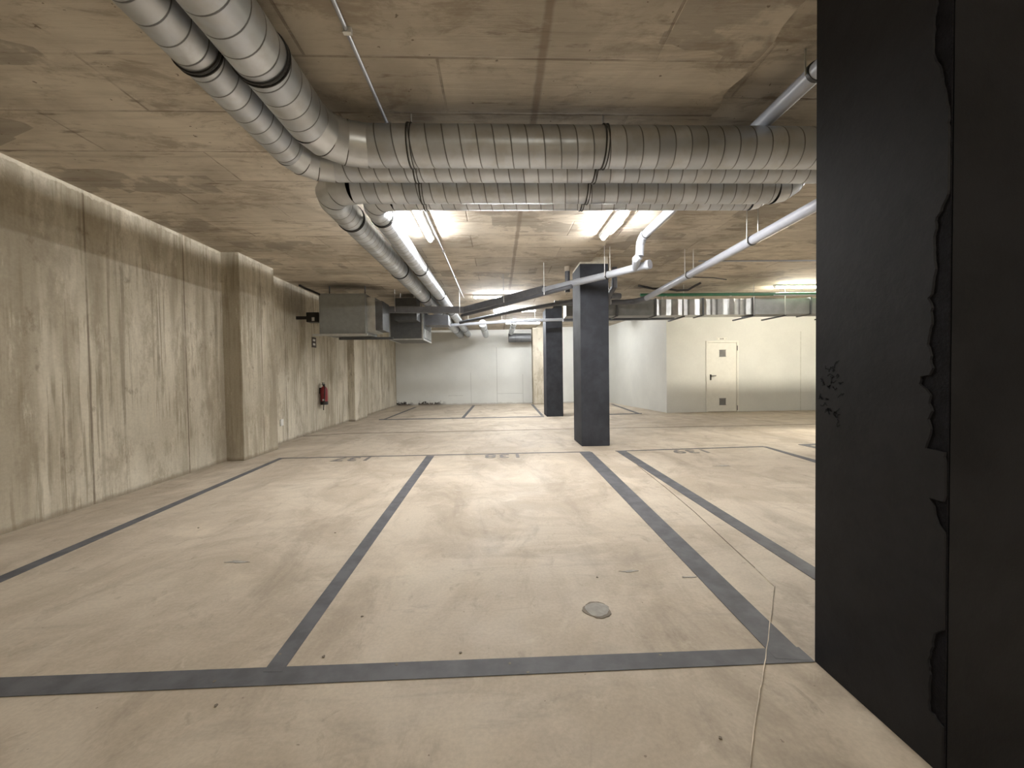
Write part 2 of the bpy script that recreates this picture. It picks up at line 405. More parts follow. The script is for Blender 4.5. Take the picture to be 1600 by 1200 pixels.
# plaster skim coat on the face towards the bays: its near edge is broken away
jag = [(1478, -60), (1463, 0), (1459, 20), (1457, 60), (1458, 90), (1470, 110), (1474, 140), (1481, 180), (1482, 240), (1484, 290), (1478, 310), (1468, 330), (1462, 340), (1459, 370), (1460, 420),
  (1455, 460), (1450, 466), (1454, 474), (1455, 500), (1452, 520), (1448, 538), (1453, 556), (1456, 575), (1450, 586), (1438, 588), (1437, 600), (1446, 608), (1452, 618), (1449, 630), (1456, 642), (1450, 655), (1453, 670),
  (1450, 684), (1444, 700), (1460, 703), (1475, 707), (1476, 722), (1482, 738), (1484, 752), (1480, 770), (1474, 784), (1453, 778), (1458, 792), (1462, 812), (1474, 832), (1488, 842), (1484, 858), (1476, 880), (1482, 900), (1476, 930), (1480, 960), (1474, 985),
  (1458, 990), (1455, 1010), (1450, 1030), (1452, 1060), (1450, 1090), (1452, 1110), (1462, 1122), (1476, 1140), (1479, 1200), (1480, 1400)]
dense = []
for (xa, ya), (xb, yb) in zip(jag[:-1], jag[1:]):
    n = max(1, int(abs(yb-ya)/6))
    for i in range(n):
        t_ = i/n; dense.append((xa+(xb-xa)*t_+random.uniform(-1.4, 1.4), ya+(yb-ya)*t_))
bm = bmesh.new(); T = .009
prof = [(P(x, yy, 0, XP-T).y, P(x, yy, 0, XP-T).z) for x, yy in dense]
prof = [(max(YPN+.002, min(a, YPF)), z) for a, z in prof if 0.01 < z < CF-.02]
prof = [(prof[0][0], CF-.002)]+prof+[(prof[-1][0], .001)]
outer = [bm.verts.new((XP-T, a, z)) for a, z in prof]; inner = [bm.verts.new((XP+.001, a-.003, z)) for a, z in prof]
far = [bm.verts.new((XP-T, YPF+.002, z)) for a, z in prof]; fari = [bm.verts.new((XP+.001, YPF+.002, z)) for a, z in prof]
for i in range(len(prof)-1):
    bm.faces.new((outer[i], far[i], far[i+1], outer[i+1])); bm.faces.new((outer[i], outer[i+1], inner[i+1], inner[i])); bm.faces.new((far[i], fari[i], fari[i+1], far[i+1]))
bmesh.ops.recalc_face_normals(bm, faces=bm.faces)
obj('plaster_coat', bm, M['black'], c0)
# exposed raw strip between broken plaster and corner
bm = bmesh.new(); box(bm, XP-.003, XP+.001, YPN-.001, YPN+.075, .02, CF-.01)
o = obj('raw_strip', bm, M['blackraw'], c0); o['label'] = 'rougher blacker strip where plaster has broken off'
# cracks in the paint near the far corner
bm = bmesh.new()
def crackline(pts, wd=.0022):
    q = [P(x, yy, 0, XP-T-.0012) for x, yy in pts]
    for a, b in zip(q[:-1], q[1:]):
        dd = (b-a).normalized(); nn = Vector((0, -dd.z, dd.y))*wd
        vs = [bm.verts.new(a+nn), bm.verts.new(b+nn), bm.verts.new(b-nn), bm.verts.new(a-nn)]; bm.faces.new(vs)
for _ in range(26):
    x = random.uniform(1281, 1312); yy = random.uniform(565, 655); L = [(x, yy)]
    for k in range(4): L.append((L[-1][0]+random.uniform(-4, 5), L[-1][1]+random.uniform(-5, 5)))
    crackline(L)
obj('paint_crack', bm, M['blackraw'], c0)

# ------------------------------------------------------------------ floor markings
def quad(name, pts, mat, z=.003, lab=None, parent=floor):
    bm = bmesh.new(); prism(bm, [(p[0], p[1]) for p in pts], 0.0005, z); o = obj(name, bm, mat, parent)
    if lab: o['label'] = lab
    return o
LW = .098
YF0, YF1 = 1.605, 1.700    # near transverse line
YB0, YB1 = 6.10, 6.19
bays = 'dark grey painted bay line'
def pl(x0, x1, y0, y1, z=.003): quad('parking_line', [(x0, y0), (x1, y0), (x1, y1), (x0, y1)], M['line'], z)
quad('parking_line', [(XL(1.65)+.02, 1.59), (1.285, 1.61), (1.285, 1.70), (XL(1.7)+.02, 1.705)], M['line'])
quad('parking_line', [(-3.255, 6.155), (1.40, 6.155), (1.40, 6.20), (-3.255, 6.20)], M['line'])
quad('parking_line', [(1.79, 6.165), (4.20, 6.28), (4.20, 6.34), (1.79, 6.21)], M['line'])
def floorline(pts, z): quad('parking_line', [P(x, yy, 2, 0) for x, yy in pts], M['line'], z)
floorline([(441, 1051), (411, 1051), (666.5, 712.5), (678.5, 712.5)], .0036)                  # 137 | 138
floorline([(1212, 1030), (1266, 1033), (925, 706.5), (905, 706.5)], .0036)            # 138 right
quad('parking_line', [P(x, yy, 2, 0) for x, yy in [(1300, 924), (1300, 903.5), (978, 705), (963, 705)]], M['line'], .0036, None)
quad('parking_line', [(-2.93, 1.62), (-3.03, 1.62), (-3.27, 6.20), (-3.20, 6.20)], M['line'], .0036)
quad('parking_line', [P(1190, 697.5, 2, 0), P(1277, 724, 2, 0), P(1420, 765.5, 2, 0), P(1430, 763, 2, 0), P(1277, 719.5, 2, 0), P(1198, 698, 2, 0)], M['line'], .0036)
quad('parking_line', [P(1247, 694.5, 2, 0), P(1277, 693.2, 2, 0), P(1500, 690, 2, 0), P(1500, 692, 2, 0), P(1277, 695.5, 2, 0), P(1257, 696, 2, 0)], M['line'])
quad('parking_line', [P(1248, 695, 2, 0), P(1258, 694.8, 2, 0), P(1370, 717, 2, 0), P(1362, 719, 2, 0)], M['line'], .0036)
# far bays
quad('parking_line', [P(592, 656.3, 2, 0), P(592, 655.2, 2, 0), P(850, 650.3, 2, 0), P(850, 651.6, 2, 0)], M['line'])
quad('parking_line', [P(952, 648.1, 2, 0), P(952, 646.8, 2, 0), P(1003, 645.6, 2, 0), P(1003, 646.8, 2, 0)], M['line'])
quad('parking_line', [P(598, 655.6, 2, 0), P(602, 655.6, 2, 0), P(652, 636, 2, 0), P(648, 636, 2, 0)], M['line'], .0036)
quad('parking_line', [P(720.5, 653.4, 2, 0), P(725.5, 653.3, 2, 0), P(742.5, 633.5, 2, 0), P(738.5, 633.6, 2, 0)], M['line'], .0036)
quad('parking_line', [P(845.5, 649.8, 2, 0), P(849.5, 649.6, 2, 0), P(833.5, 632, 2, 0), P(829.5, 632, 2, 0)], M['line'], .0036)
quad('parking_line', [P(996, 646.8, 2, 0), P(1002, 646.6, 2, 0), P(958, 631.5, 2, 0), P(954, 631.5, 2, 0)], M['line'], .0036)
# saw cut joints
def strip(name, pts, wd, mat, z=.0045, lab=None):
    q = [P(x, yy, 2, 0) for x, yy in pts]; bm = bmesh.new()
    for a, b in zip(q[:-1], q[1:]):
        dd = (b-a).normalized(); nn = Vector((-dd.y, dd.x, 0))*wd/2
        prism(bm, [(p.x, p.y) for p in (a+nn, a-nn, b-nn, b+nn)], .0005, z)
    o = obj(name, bm, mat, floor)
    if lab: o['label'] = lab
strip('floor_joint', [(470, 682), (540, 677.5), (720, 674), (897, 670), (960, 669), (1275, 663), (1400, 660.5)], .045, M['seal'], .003, 'thin dark saw-cut joint')
wob = []
for (xa, ya), (xb, yb) in (((1168, 1230), (1179, 1130)), ((1179, 1130), (1196, 1030)), ((1196, 1030), (1210, 917))):
    for i in range(8): wob.append((xa+(xb-xa)*i/8+random.uniform(-.8, .8), ya+(yb-ya)*i/8))
wob += [(1210, 917), (1180, 888)]
strip('floor_crack', wob, .0036, M['crack'], .0048, 'pale filled crack')
strip('floor_crack', [(1180, 888), (1130, 842), (1085, 800), (1040, 762), (1003, 733), (975, 708)], .004, M['seal'], .0042, 'thin brown crack')
# round grey patches (old core hole) in bay 138
def blob(cx, cy_, rx, ry, mat, z, name, lab=None, n=40, jit=.06, under=True):
    c = P(cx, cy_, 2, 0); bm = bmesh.new()
    ph = random.uniform(0, 6)
    pts = [(c.x+rx*(1+jit*math.sin(3*a+ph)+random.uniform(-jit, jit)*.5)*math.cos(a), c.y+ry*(1+jit*math.sin(2*a+ph)+random.uniform(-jit, jit)*.5)*math.sin(a)) for a in [2*math.pi*i/n for i in range(n)]]
    prism(bm, pts, .0005, z); o = obj(name, bm, mat, floor)
    if lab: o['label'] = lab
blob(933, 953, .070, .068, M['seal'], .0030, 'floor_patch', 'dark rim of the round patch', jit=.09)
blob(933, 953, .060, .060, M['manhole'], .0042, 'floor_patch', 'round grey mortar patch')
for (x, yy, rx) in ((983, 893, .035), (1075, 902, .028), (370, 878, .05), (1130, 728, .07)):
    blob(x, yy, rx*1.3, rx*.35, M['manhole'], .0026, 'floor_stain', None, jit=.4)
for k in range(14):
    x = random.uniform(300, 1180); yy = random.uniform(820, 1160)
    blob(x, yy, .006, .006, M['seal'], .004, 'floor_spot', None, n=7, jit=.3)
# bay numbers, painted to be read from the aisle
def number(txt, cx, cy_):
    cu = bpy.data.curves.new('n', 'FONT'); cu.body = txt; cu.size = .36; cu.align_x = 'CENTER'; cu.align_y = 'CENTER'; cu.extrude = .001; cu.offset = .006; cu.space_character = 1.1
    o = bpy.data.objects.new('n', cu); COL.objects.link(o)
    dg = bpy.context.evaluated_depsgraph_get(); me = bpy.data.meshes.new_from_object(o.evaluated_get(dg)); bpy.data.objects.remove(o)
    c = P(cx, cy_, 2, 0)
    me.transform(Matrix.Translation((c.x, c.y, .003)) @ Matrix.Rotation(math.pi, 4, 'Z')); me.materials.clear(); me.materials.append(M['digit'])
    q = bpy.data.objects.new('bay_number', me); link(q, floor); q['label'] = 'painted bay number %s, upside down from here' % txt
number('137', 553, 717.2); number('138', 787.5, 712.4); number('139', 1080, 705.2)

# ------------------------------------------------------------------ spiral ducts
def duct_tube(name, pts, r, parent, mat='duct'):
    bm = bmesh.new(); tube(bm, grow(pts, .5), r, 40, cap=True)
    return smooth_auto(obj(name, bm, M[mat], parent))
def elbow(parent, pts, r):
    bm = bmesh.new(); tube(bm, pts, r+.003, 40, cap=False, miter=True); o = obj('elbow', bm, M['elbow'], parent)
    # soft across each gore, creased between gores
    smooth_auto(o, 14)
    bm = bmesh.new()
    for i, p in enumerate(pts):
        if i in (0, len(pts)-1): continue
        t, n, b = frames(pts)[i]
        tube(bm, [p-t*.0028, p+t*.0028], r+.006, 40, cap=True)
    smooth_auto(obj('elbow_seam', bm, M['seam'], o))
def strap(parent, p, d, r, ztop=CZ, double=True):
    p = Vector(p); d = Vector(d).normalized(); bm = bmesh.new()
    for o_, h_ in (((-.011, .0045), (.011, .0025)) if double else ((0, .004),)):
        tube(bm, [p+d*(o_-h_), p+d*(o_+h_)], r+.009, 40)
    o = smooth_auto(obj('hanger_strap', bm, M['strap'], parent)); o['label'] = 'black rubber-lined hanger strap'
    if ztop > p.z+r: mtube('hanger_rod', [p+Vector((0, 0, r)), Vector((p.x, p.y, ztop))], .005, M['rod'], o, 8)
V = Vector
def corner_duct(label, xrun, yrun, z, r, ydir, xe, ye, straps_x, straps_y, riser=False):
    """Y run at x=xrun from ye, elbow, X run at y=yrun to xe"""
    R = r*2.05; t = thing('ventilation_duct', label, 'duct', ((xrun+xe)/2, yrun, z))
    if ydir < 0: c = (xrun+R, yrun-R); a = arc(c, 180, 90, R, 3, z); yr = yrun-R
    else: c = (xrun+R, yrun+R); a = arc(c, 180, 270, R, 3, z); yr = yrun+R
    duct_tube('duct_tube', [(xrun, ye, z), (xrun, yr, z)] if ydir < 0 else [(xrun, yr, z), (xrun, ye, z)], r, t)
    elbow(t, a, r)
    duct_tube('duct_tube', [(xrun+R, yrun, z), (xe, yrun, z)], r, t)
    for s in straps_x: strap(t, (s, yrun, z), (1, 0, 0), r)
    for s in straps_y: strap(t, (xrun, s, z), (0, 1, 0), r, double=True)
    if riser:
        Rv = r*1.6
        pts = [V((xe+Rv*math.sin(a_), yrun, z+Rv*(1-math.cos(a_)))) for a_ in [math.pi/2*i/4 for i in range(5)]]
        elbow(t, pts, r)
    return t
Z1, Z2, Z3, Z4 = H+1.59, H+1.618, H+1.60, H+1.622
corner_duct('widest spiral duct, along the ceiling nearest the viewer, turning right in front of the others', -1.15, 2.90, Z1, .136, -1, XR, YN, (-.57, .77, 2.9, 5), (2.11, .1, -2))
corner_duct('spiral duct running just left of and behind the widest one before turning right', -1.457, 3.23, Z2, .115, -1, XR, YN, (-.60, .78, 2.9, 5), (2.11, .1, -2))
corner_duct('third spiral duct across the ceiling, its left elbow turning away along the concrete wall', -1.454, 3.545, Z3, .131, 1, 2.42, 16.5, (-.61, .79), (4.23, 6.28, 8.33, 10.4, 12.5, 14.6), True)
corner_duct('farthest spiral duct of the four, thin band across, turning away beside the ceiling light', -1.143, 3.80, Z4, .110, 1, 2.37, 16.5, (-.63, .80), (4.23, 6.28, 8.33, 10.4, 12.5, 14.6), True)
# short ducts near the far wall
def short_duct(label, pts, r):
    t = thing('ventilation_duct', label, 'duct', pts[0]); duct_tube('duct_tube', pts, r, t); strap(t, V(pts[0]).lerp(V(pts[1]), .3), V(pts[1])-V(pts[0]), r); return t
short_duct('short spiral duct beside the two long ones near the far white wall', [(-.42, 12.2, H+1.52), (-.42, 15.6, H+1.50)], .11)
short_duct('small spiral duct reaching toward the bare concrete column at the far wall', [(.55, 12.6, H+1.62), (.55, 15.8, H+1.60)], .09)
short_duct('spiral duct lying across the top of the far white wall', [(.45, 16.0, H+1.42), (1.33, 16.0, H+1.42)], .17).children[0].data.materials[0] = M['boxd']

# ------------------------------------------------------------------ ceiling lights
def ceiling_light(label, a, b, mat, z=CZ, wd=.052, grp='fluorescent ceiling lights'):
    a = V((*a, z)); b = V((*b, z)); d_ = (b-a).normalized(); n = V((-d_.y, d_.x, 0)); up = V((0, 0, 1))
    t = thing('ceiling_light', label, 'ceiling light', (a+b)/2, grp)
    def sweep(prof, A, B, mt, name):
        bm = bmesh.new(); r1 = [bm.verts.new(A+n*u+up*v) for u, v in prof]; r2 = [bm.verts.new(B+n*u+up*v) for u, v in prof]; k = len(prof)
        for i in range(k): bm.faces.new((r1[i], r1[(i+1) % k], r2[(i+1) % k], r2[i]))
        bm.faces.new(r1[::-1]); bm.faces.new(r2); bmesh.ops.recalc_face_normals(bm, faces=bm.faces)
        return obj(name, bm, mt, t)
    sweep([(-wd, 0), (wd, 0), (wd, -.035), (wd*.8, -.045), (-wd*.8, -.045), (-wd, -.035)], a, b, M['body'], 'housing')
    pr = [(wd*.54*math.cos(q), -.046-.034*math.sin(q)) for q in [math.pi*i/10 for i in range(11)]]
    sweep(pr, a+d_*.02, b-d_*.02, mat, 'diffuser')
    for e, s in ((a, 1), (b, -1)):
        sweep([(u*1.06, v*1.03) for u, v in pr], e+d_*s*.002, e+d_*s*.03, M['body'], 'end_cap')
ceiling_light('lit tube light left of centre, beside the pair of ducts running away', (-.845, 4.18), (-.845, 5.42), M['tube'])
ceiling_light('lit tube light right of centre, above and left of the white bent drain pipe', (1.405, 4.14), (1.405, 5.36), M['tube'])
ceiling_light('lit tube light lying crosswise above the grey tray, mid ceiling', (-.53, 9.35), (.70, 9.35), M['tubec'])
ceiling_light('second crosswise tube light, seen just below the first under the grey tray', (-.1, 11.4), (1.1, 11.4), M['tubec'])
ceiling_light('far crosswise tube light left of the farther charcoal column', (.30, 14.1), (1.5, 14.1), M['tubec'])
ceiling_light('far tube light hidden behind the middle charcoal column', (3.02, 14.0), (3.75, 14.0), M['tubec'], z=CR)
ceiling_light('lit tube light above the rectangular duct, at the black column edge', (6.13, 8.86), (7.4, 8.86), M['tubew'], z=CR)
ceiling_light('added unseen fill tube light in the row above the rectangular duct, wholly behind the black column', (8.0, 8.86), (9.2, 8.86), M['tubew'], z=CR)  # extra lamp added out of view to brighten the upper right wall
ceiling_light('added unseen fill tube light over the bays, behind the black column', (7.3, 5.4), (7.3, 6.6), M['tube'], z=CR)  # unseen lamp added to lift the overall light level
ceiling_light('tube light on the ceiling behind the viewer', (.95, -2.6), (.95, -1.4), M['tubew'])

# ------------------------------------------------------------------ conduits, thin lines
def conduit(label, pts, r, mat, clips=(), cat='conduit', name='conduit'):
    t = thing(name, label, cat, pts[0]); mtube('tube', pts, r, mat, t, 10)
    for c in clips:
        bm = bmesh.new(); box(bm, c[0]-.022, c[0]+.022, c[1]-.012, c[1]+.012, c[2]-r-.004, c[2]+r+.002); obj('clip', bm, M['rod'], t)
    return t
conduit('thin white electrical conduit running straight back along the ceiling past the left light', [(-.752, YN, CZ-.013), (-.762, 9.6, CZ-.013)], .011, M['pvcw'], [(-.752, q, CZ-.013) for q in (-1, .6, 2.2, 3.0, 6.0, 7.6)])
conduit('thin pale conduit crosswise on the ceiling behind the long grey drain pipe', [(3.45, 6.9, CR-.012), (XR-.01, 6.9, CR-.012)], .011, M['pvcw'])
conduit('green pipe running crosswise just above the rectangular duct', [(3.05, 8.62, H+1.64), (XR, 8.62, H+1.64)], .034, M['green'], [(q, 8.62, H+1.64) for q in (3.6, 5.0, 6.4, 8)], 'pipe', 'pipe')
conduit('thin pale pipe under the crosswise light above the rectangular duct', [(5.9, 8.55, H+1.60), (XR, 8.55, H+1.60)], .012, M['pvcw'], (), 'pipe', 'pipe')
conduit('black sagging cable hanging behind the long grey drain pipe', [P(997, 446, 1, 8.3), P(1020, 451, 1, 8.2), P(1040, 451, 1, 8.2), P(1058, 454, 1, 8.1), P(1075, 453, 1, 8.0), P(1085, 447, 1, 7.9), P(1095, 442, 1, 7.8)], .022, M['rubber'], (), 'cable', 'cable')
conduit('thin dark cable lying along the ceiling right of the pipe hangers', [P(1080, 433, 2, CZ-.01), P(1115, 434, 2, CZ-.01), P(1135, 437, 2, CZ-.01)], .010, M['rubber'], (), 'cable', 'cable')

# ------------------------------------------------------------------ drain pipes
def clamp(parent, p, d, r, sep=.055, top=None):
    p = V(p); d = V(d).normalized(); bm = bmesh.new(); tube(bm, [p-d*.012, p+d*.012], r+.006, 24); o = smooth_auto(obj('pipe_clamp', bm, M['strap'], parent))
    n = V((-d.y, d.x, 0)).normalized()
    for s in (-1, 1):
        q = p+n*s*(r+.012); top = (CF if q.y < 3.3 else CR) if q.x > 1.55 else CZ; mtube('rod', [q-V((0, 0, .02)), V((q.x, q.y, top))], .0055, M['rod'], o, 8)
def sock(parent, p, d, r, mat, L=.06):
    p = V(p); d = V(d).normalized(); mtube('socket', [p-d*L/2, p+d*L/2], r+.006, mat, parent, 24)
# long grey pipe along Y at right
t = thing('drain_pipe', 'long grey plastic drain pipe running back at the right, hung on pairs of rods', 'pipe', (2.97, 6, H+1.47))
zp = lambda yy: H+1.525-.0125*(yy-3.7)
xb = 2.975
bend = [V((xb, 8.05, zp(8.05))), V((xb-.03, 8.25, zp(8.2))), V((xb-.12, 8.40, zp(8.4))), V((xb-.3, 8.46, zp(8.5)))]
mtube('pipe', [(xb, 3.62, zp(3.6)), bend[0]], .054, M['pvc'], t, 28)
mtube('elbow', [(xb, 3.62, zp(3.6)), (xb, 3.56, zp(3.6)+.02), (xb, 3.53, zp(3.6)+.08), (xb, 3.53, CR-.001)], .058, M['pvc'], t, 28)
mtube('elbow', bend, .058, M['pvcd'], t, 28)  # bend and end run of the grey pipe: shade put into the colour
mtube('pipe', [bend[-1], (1.2, 8.46, zp(8.6)-.01)], .054, M['pvcd'], t, 28)
for yy in (4.68, 6.25): clamp(t, (xb, yy, zp(yy)), (0, 1, 0), .054)
clamp(t, (2.35, 8.46, zp(8.55)), (1, 0, 0), .054)
# white pipe: along Y above the ducts, drops, joins the diagonal main
t = thing('drain_pipe', 'white drain pipe with a double bend dropping into the sloping pipe before the middle column', 'pipe', (1.8, 5.3, H+1.4))
xm = 1.95
A = V((xm, -4.9, H+1.80)); B = V((xm, 5.33, H+1.797))
mtube('pipe', [A, B], .054, M['pvcw'], t, 28)
E1 = [B, V((xm, 5.42, H+1.78)), V((xm-.01, 5.47, H+1.72))]; mtube('elbow', E1, .058, M['pvcw'], t, 28)
E2 = V((xm-.02, 5.47, H+1.56)); mtube('pipe', [E1[-1], E2], .054, M['pvcw'], t, 28)
mend = P(1013, 413.5, 2, H+1.465)
def mainp(px, py, z): return P(px, py, 2, z)
p_in = P(968, 424, 2, H+1.462)
jn = mend.lerp(p_in, .42)
mtube('elbow', [E2, V((xm-.05, 5.50, H+1.53)), jn], .054, M['pvcw'], t, 28)
sock(t, B, (0, 1, 0), .056, M['pvcw'], .03); clamp(t, (xm, 2.45, H+1.80), (0, 1, 0), .054); mtube('coupling_ring', [(xm, 5.27, H+1.797), (xm, 5.29, H+1.797)], .0605, M['seam'], t, 28)
pA = mainp(949, 430, H+1.455); pB = mainp(893, 443, H+1.445); pC = mainp(850, 453.5, H+1.435)
t = thing('drain_pipe', 'sloping pale drain pipe with a capped end, crossing in front of the middle charcoal column', 'pipe', pA)
mtube('pipe', [mend, pA, pB, pC], .053, M['pvcw'], t, 28)
dm = (mend-pA).normalized(); mtube('end_cap', [mend-dm*.03, mend+dm*.025], .064, M['pvcw'], t, 28)
clamp(t, pA, dm, .053)
pD = mainp(790, 468, H+1.42); pE = mainp(727, 486, H+1.37)
t = thing('cable_tray', 'dark grey tray sloping away left behind the pale drain pipe', 'cable tray', pD)
def beam(name, a, b, w_, h_, mat, parent, side=True):
    a = V(a); b = V(b); d_ = (b-a).normalized(); n = V((-d_.y, d_.x, 0)).normalized()*w_/2; u = V((0, 0, h_/2)); bm = bmesh.new()
    r = [[bm.verts.new(p+s*n+q*u) for s, q in ((-1, -1), (1, -1), (1, 1), (-1, 1))] for p in (a, b)]
    for i in range(4): bm.faces.new((r[0][i], r[0][(i+1) % 4], r[1][(i+1) % 4], r[1][i]))
    bm.faces.new(r[0][::-1]); bm.faces.new(r[1]); bmesh.ops.recalc_face_normals(bm, faces=bm.faces)
    return obj(name, bm, mat, parent)
beam('tray_body', pC+V((.03, .05, .02)), pE+V((0, .05, .03)), .12, .13, M['tray'], t)
beam('tray_body', pE+V((.06, .06, .03)), (-2.48, 8.75, H+1.40), .12, .13, M['tray'], t)
mtube('insulated_pipe', [P(893, 447.5, 1, 6.45), P(787, 476, 1, 7.5), P(722, 493, 1, 8.8)], .035, M['pvcd'], t, 16)
for px, py, Y_ in ((850, 449, 6.7), (787, 462, 7.4), (718, 482, 8.8), (617, 478, 8.7)):
    q = P(px, py, 1, Y_); mtube('hanger_rod', [V((q.x, q.y, q.z-.12)), V((q.x, q.y, CZ))], .006, M['rod'], t, 8)
t = thing('pipe', 'dark thin pipe sloping away below the grey tray', 'pipe', P(800, 488, 1, 8.6))
mtube('tube', [P(897, 470, 1, 7.6), P(800, 487, 1, 8.6), P(719, 504, 1, 10.0)], .038, M['pvcd'], t, 16)
t = thing('pipe', 'thin white pipe running crosswise in front of the farther charcoal column', 'pipe', P(800, 502, 1, 10.6))
q0, q1, q2 = P(690, 509, 1, 10.7), P(790, 502.5, 1, 10.7), P(898, 498.5, 1, 10.7)
mtube('tube', [q0, q1, q2], .040, M['pvcw'], t, 16)
for k in (.2, .45, .7, .95):
    q = q0.lerp(q2, k); mtube('hanger_rod', [q, V((q.x, q.y, CZ))], .005, M['rod'], t, 8)
t = thing('cable_tray', 'flat black tray right of the middle column below the rectangular duct', 'cable tray', P(1000, 498, 1, 9.9))
beam('tray_body', P(880, 500, 1, 9.9), P(1052, 497, 1, 9.9), .14, .07, M['pvcd'], t)
for px in (962, 1035):
    q = P(px, 497, 1, 9.9); mtube('hanger_rod', [q, V((q.x, q.y, CR))], .006, M['rod'], t, 8)
# pipes beside the middle column
t = thing('drain_pipe', 'short dark pipe with a pale collar on the left side of the middle column', 'pipe', (1.2, 6.9, 2.6))
q = P(886.5, 430, 1, 6.95); mtube('pipe', [(q.x, q.y, H+1.38), (q.x, q.y, H+1.74)], .042, M['pvcd'], t, 20); mtube('collar', [(q.x, q.y, H+1.73), (q.x, q.y, CZ)], .048, simple('beige_collar', (.5, .43, .34), .6), t, 20)
t = thing('drain_pipe', 'short dark offset pipe on the right side of the middle column', 'pipe', (2.0, 7.3, 2.6))
mtube('pipe', [P(960, 418, 1, 7.2), P(960, 448, 1, 7.2), P(951, 462, 1, 7.4), P(951, 474, 1, 7.6)], .05, M['pvcd'], t, 20)
mtube('socket', [P(953, 462, 1, 7.42), P(968, 463, 1, 7.5)], .06, M['pvcd'], t, 20)

# ------------------------------------------------------------------ rectangular duct
t = thing('rectangular_duct', 'rectangular galvanised duct running crosswise in front of the far right wall', 'duct', (4.5, 9.0, H+1.4))
bm = bmesh.new(); x = 3.45; y0, y1, z0, z1 = 8.8, 9.2, H+1.235, H+1.58
k = 0
while x < 5.62:
    x2 = x+.125
    # cross-broken ribbed panels: alternating shallow angles
    o_ = (.022, -.006, .012, -.012, .018)[k % 5]
    vs = [[bm.verts.new((xx, yy, zz)) for yy, zz in ((y0+oo, z0), (y1, z0), (y1, z1), (y0+oo, z1))] for xx, oo in ((x, 0), (x+.1, o_*1.6), (x2, 0))]
    for a, b in ((0, 1), (1, 2)):
        for i in range(4): bm.faces.new((vs[a][i], vs[a][(i+1) % 4], vs[b][(i+1) % 4], vs[b][i]))
    x = x2; k += 1
bmesh.ops.recalc_face_normals(bm, faces=bm.faces)
obj('ribbed_section', bm, M['galv'], t)
mbox('plain_section', (1.5, 3.45, y0, y1, z0, z1), M['dull'], t); mbox('plain_section', (5.62, XR-.01, y0, y1, z0, z1), M['dull'], t)
for xx in (2.6, 3.45, 4.49, 5.62, 6.9):
    bm = bmesh.new(); box(bm, xx-.018, xx+.018, y0-.02, y1+.02, z0-.02, z0+.001); box(bm, xx-.018, xx+.018, y0-.02, y1+.02, z1-.001, z1+.02); box(bm, xx-.018, xx+.018, y0-.02, y0+.001, z0, z1)
    obj('flange', bm, M['boxd'], t)
for xx in (2.3, 4.05, 5.6, 6.3, 7.6):
    bm = bmesh.new(); box(bm, xx-.02, xx+.02, y0-.05, y1+.35, z0-.05, z0-.021); o = obj('support_rail', bm, M['seam'], t)
    mtube('rod', [(xx, y0-.035, z0-.05), (xx, y0-.035, CR)], .006, M['rod'], o, 8)

# ------------------------------------------------------------------ fan boxes at left
def fan(label, x0, x1, y0, y1, z0, z1, m1):
    t = thing('fan_unit', label, 'ventilation unit', ((x0+x1)/2, (y0+y1)/2, z0))
    mbox('housing', (x0, x1, y0, y1, z0, z1), m1, t, bev=.008)
    bm = bmesh.new(); f = .03
    for xx in (x0, x1-f):
        for yy in (y0-.004, y1-f+.004): box(bm, xx-.004, xx+f+.004, yy, yy+f, z0-.004, z1+.004)
    for zz in (z0-.006, z1-f+.006):
        for yy in (y0-.006, y1-f+.006): box(bm, x0, x1, yy, yy+f, zz, zz+f)
        for xx in (x0-.006, x1-f+.006): box(bm, xx, xx+f, y0, y1, zz, zz+f)
    obj('corner_frame', bm, M['frame'] if m1 is M['boxd'] else m1, t)
    return t
b0 = P(500, 522, 1, 8.0); b1 = P(571, 521, 1, 8.0); bt = P(540, 459, 1, 8.0)
t = fan('large grey ventilation box hung under the ceiling at the concrete wall', b0.x, b1.x, 8.0, 8.75, b0.z, bt.z, M['box'])
beam('bottom_rail', (b0.x-.12, 7.97, b0.z-.02), (b1.x+.05, 7.97, b0.z-.02), .05, .035, M['frame'], t)
beam('bottom_rail', (b0.x+.1, 8.7, b0.z-.03), (b1.x+.35, 8.7, b0.z-.03), .05, .05, M['boxd'], t)
mbox('outlet_flange', (b1.x, b1.x+.16, 8.1, 8.65, b0.z+.05, bt.z-.05), M['frame'], t, bev=.004)
mbox('flexible_collar', (b1.x+.16, b1.x+.30, 8.13, 8.62, b0.z+.08, bt.z-.12), M['boxd'], t)
for xx in (b0.x+.06, b1.x-.1):
    mtube('hanger_rod', [(xx, 8.35, bt.z), (xx, 8.35, CZ)], .01, M['strap'], t, 8)
e0 = P(608, 531, 1, 9.55); e1 = P(661.5, 530.5, 1, 9.55)
t = fan('smaller dark ventilation box with bright metal edges, right of the large grey one', e0.x, e1.x, 9.55, 10.7, e0.z, e0.z+.70, M['boxd'])
mbox('duct_spigot', (e1.x, e1.x+.55, 9.8, 10.3, e0.z+.36, e0.z+.60), M['tray'], t)
bm = bmesh.new()
for k in range(6): box(bm, e1.x+.004, e1.x+.012, 9.68+k*.16, 9.76+k*.16, e0.z+.06, e0.z+.26)
obj('side_grille', bm, M['frame'], t)
for yy in (9.7, 10.5): mtube('hanger_rod', [(e1.x-.05, yy, e0.z+.7), (e1.x-.05, yy, CZ)], .008, M['rod'], t, 8)
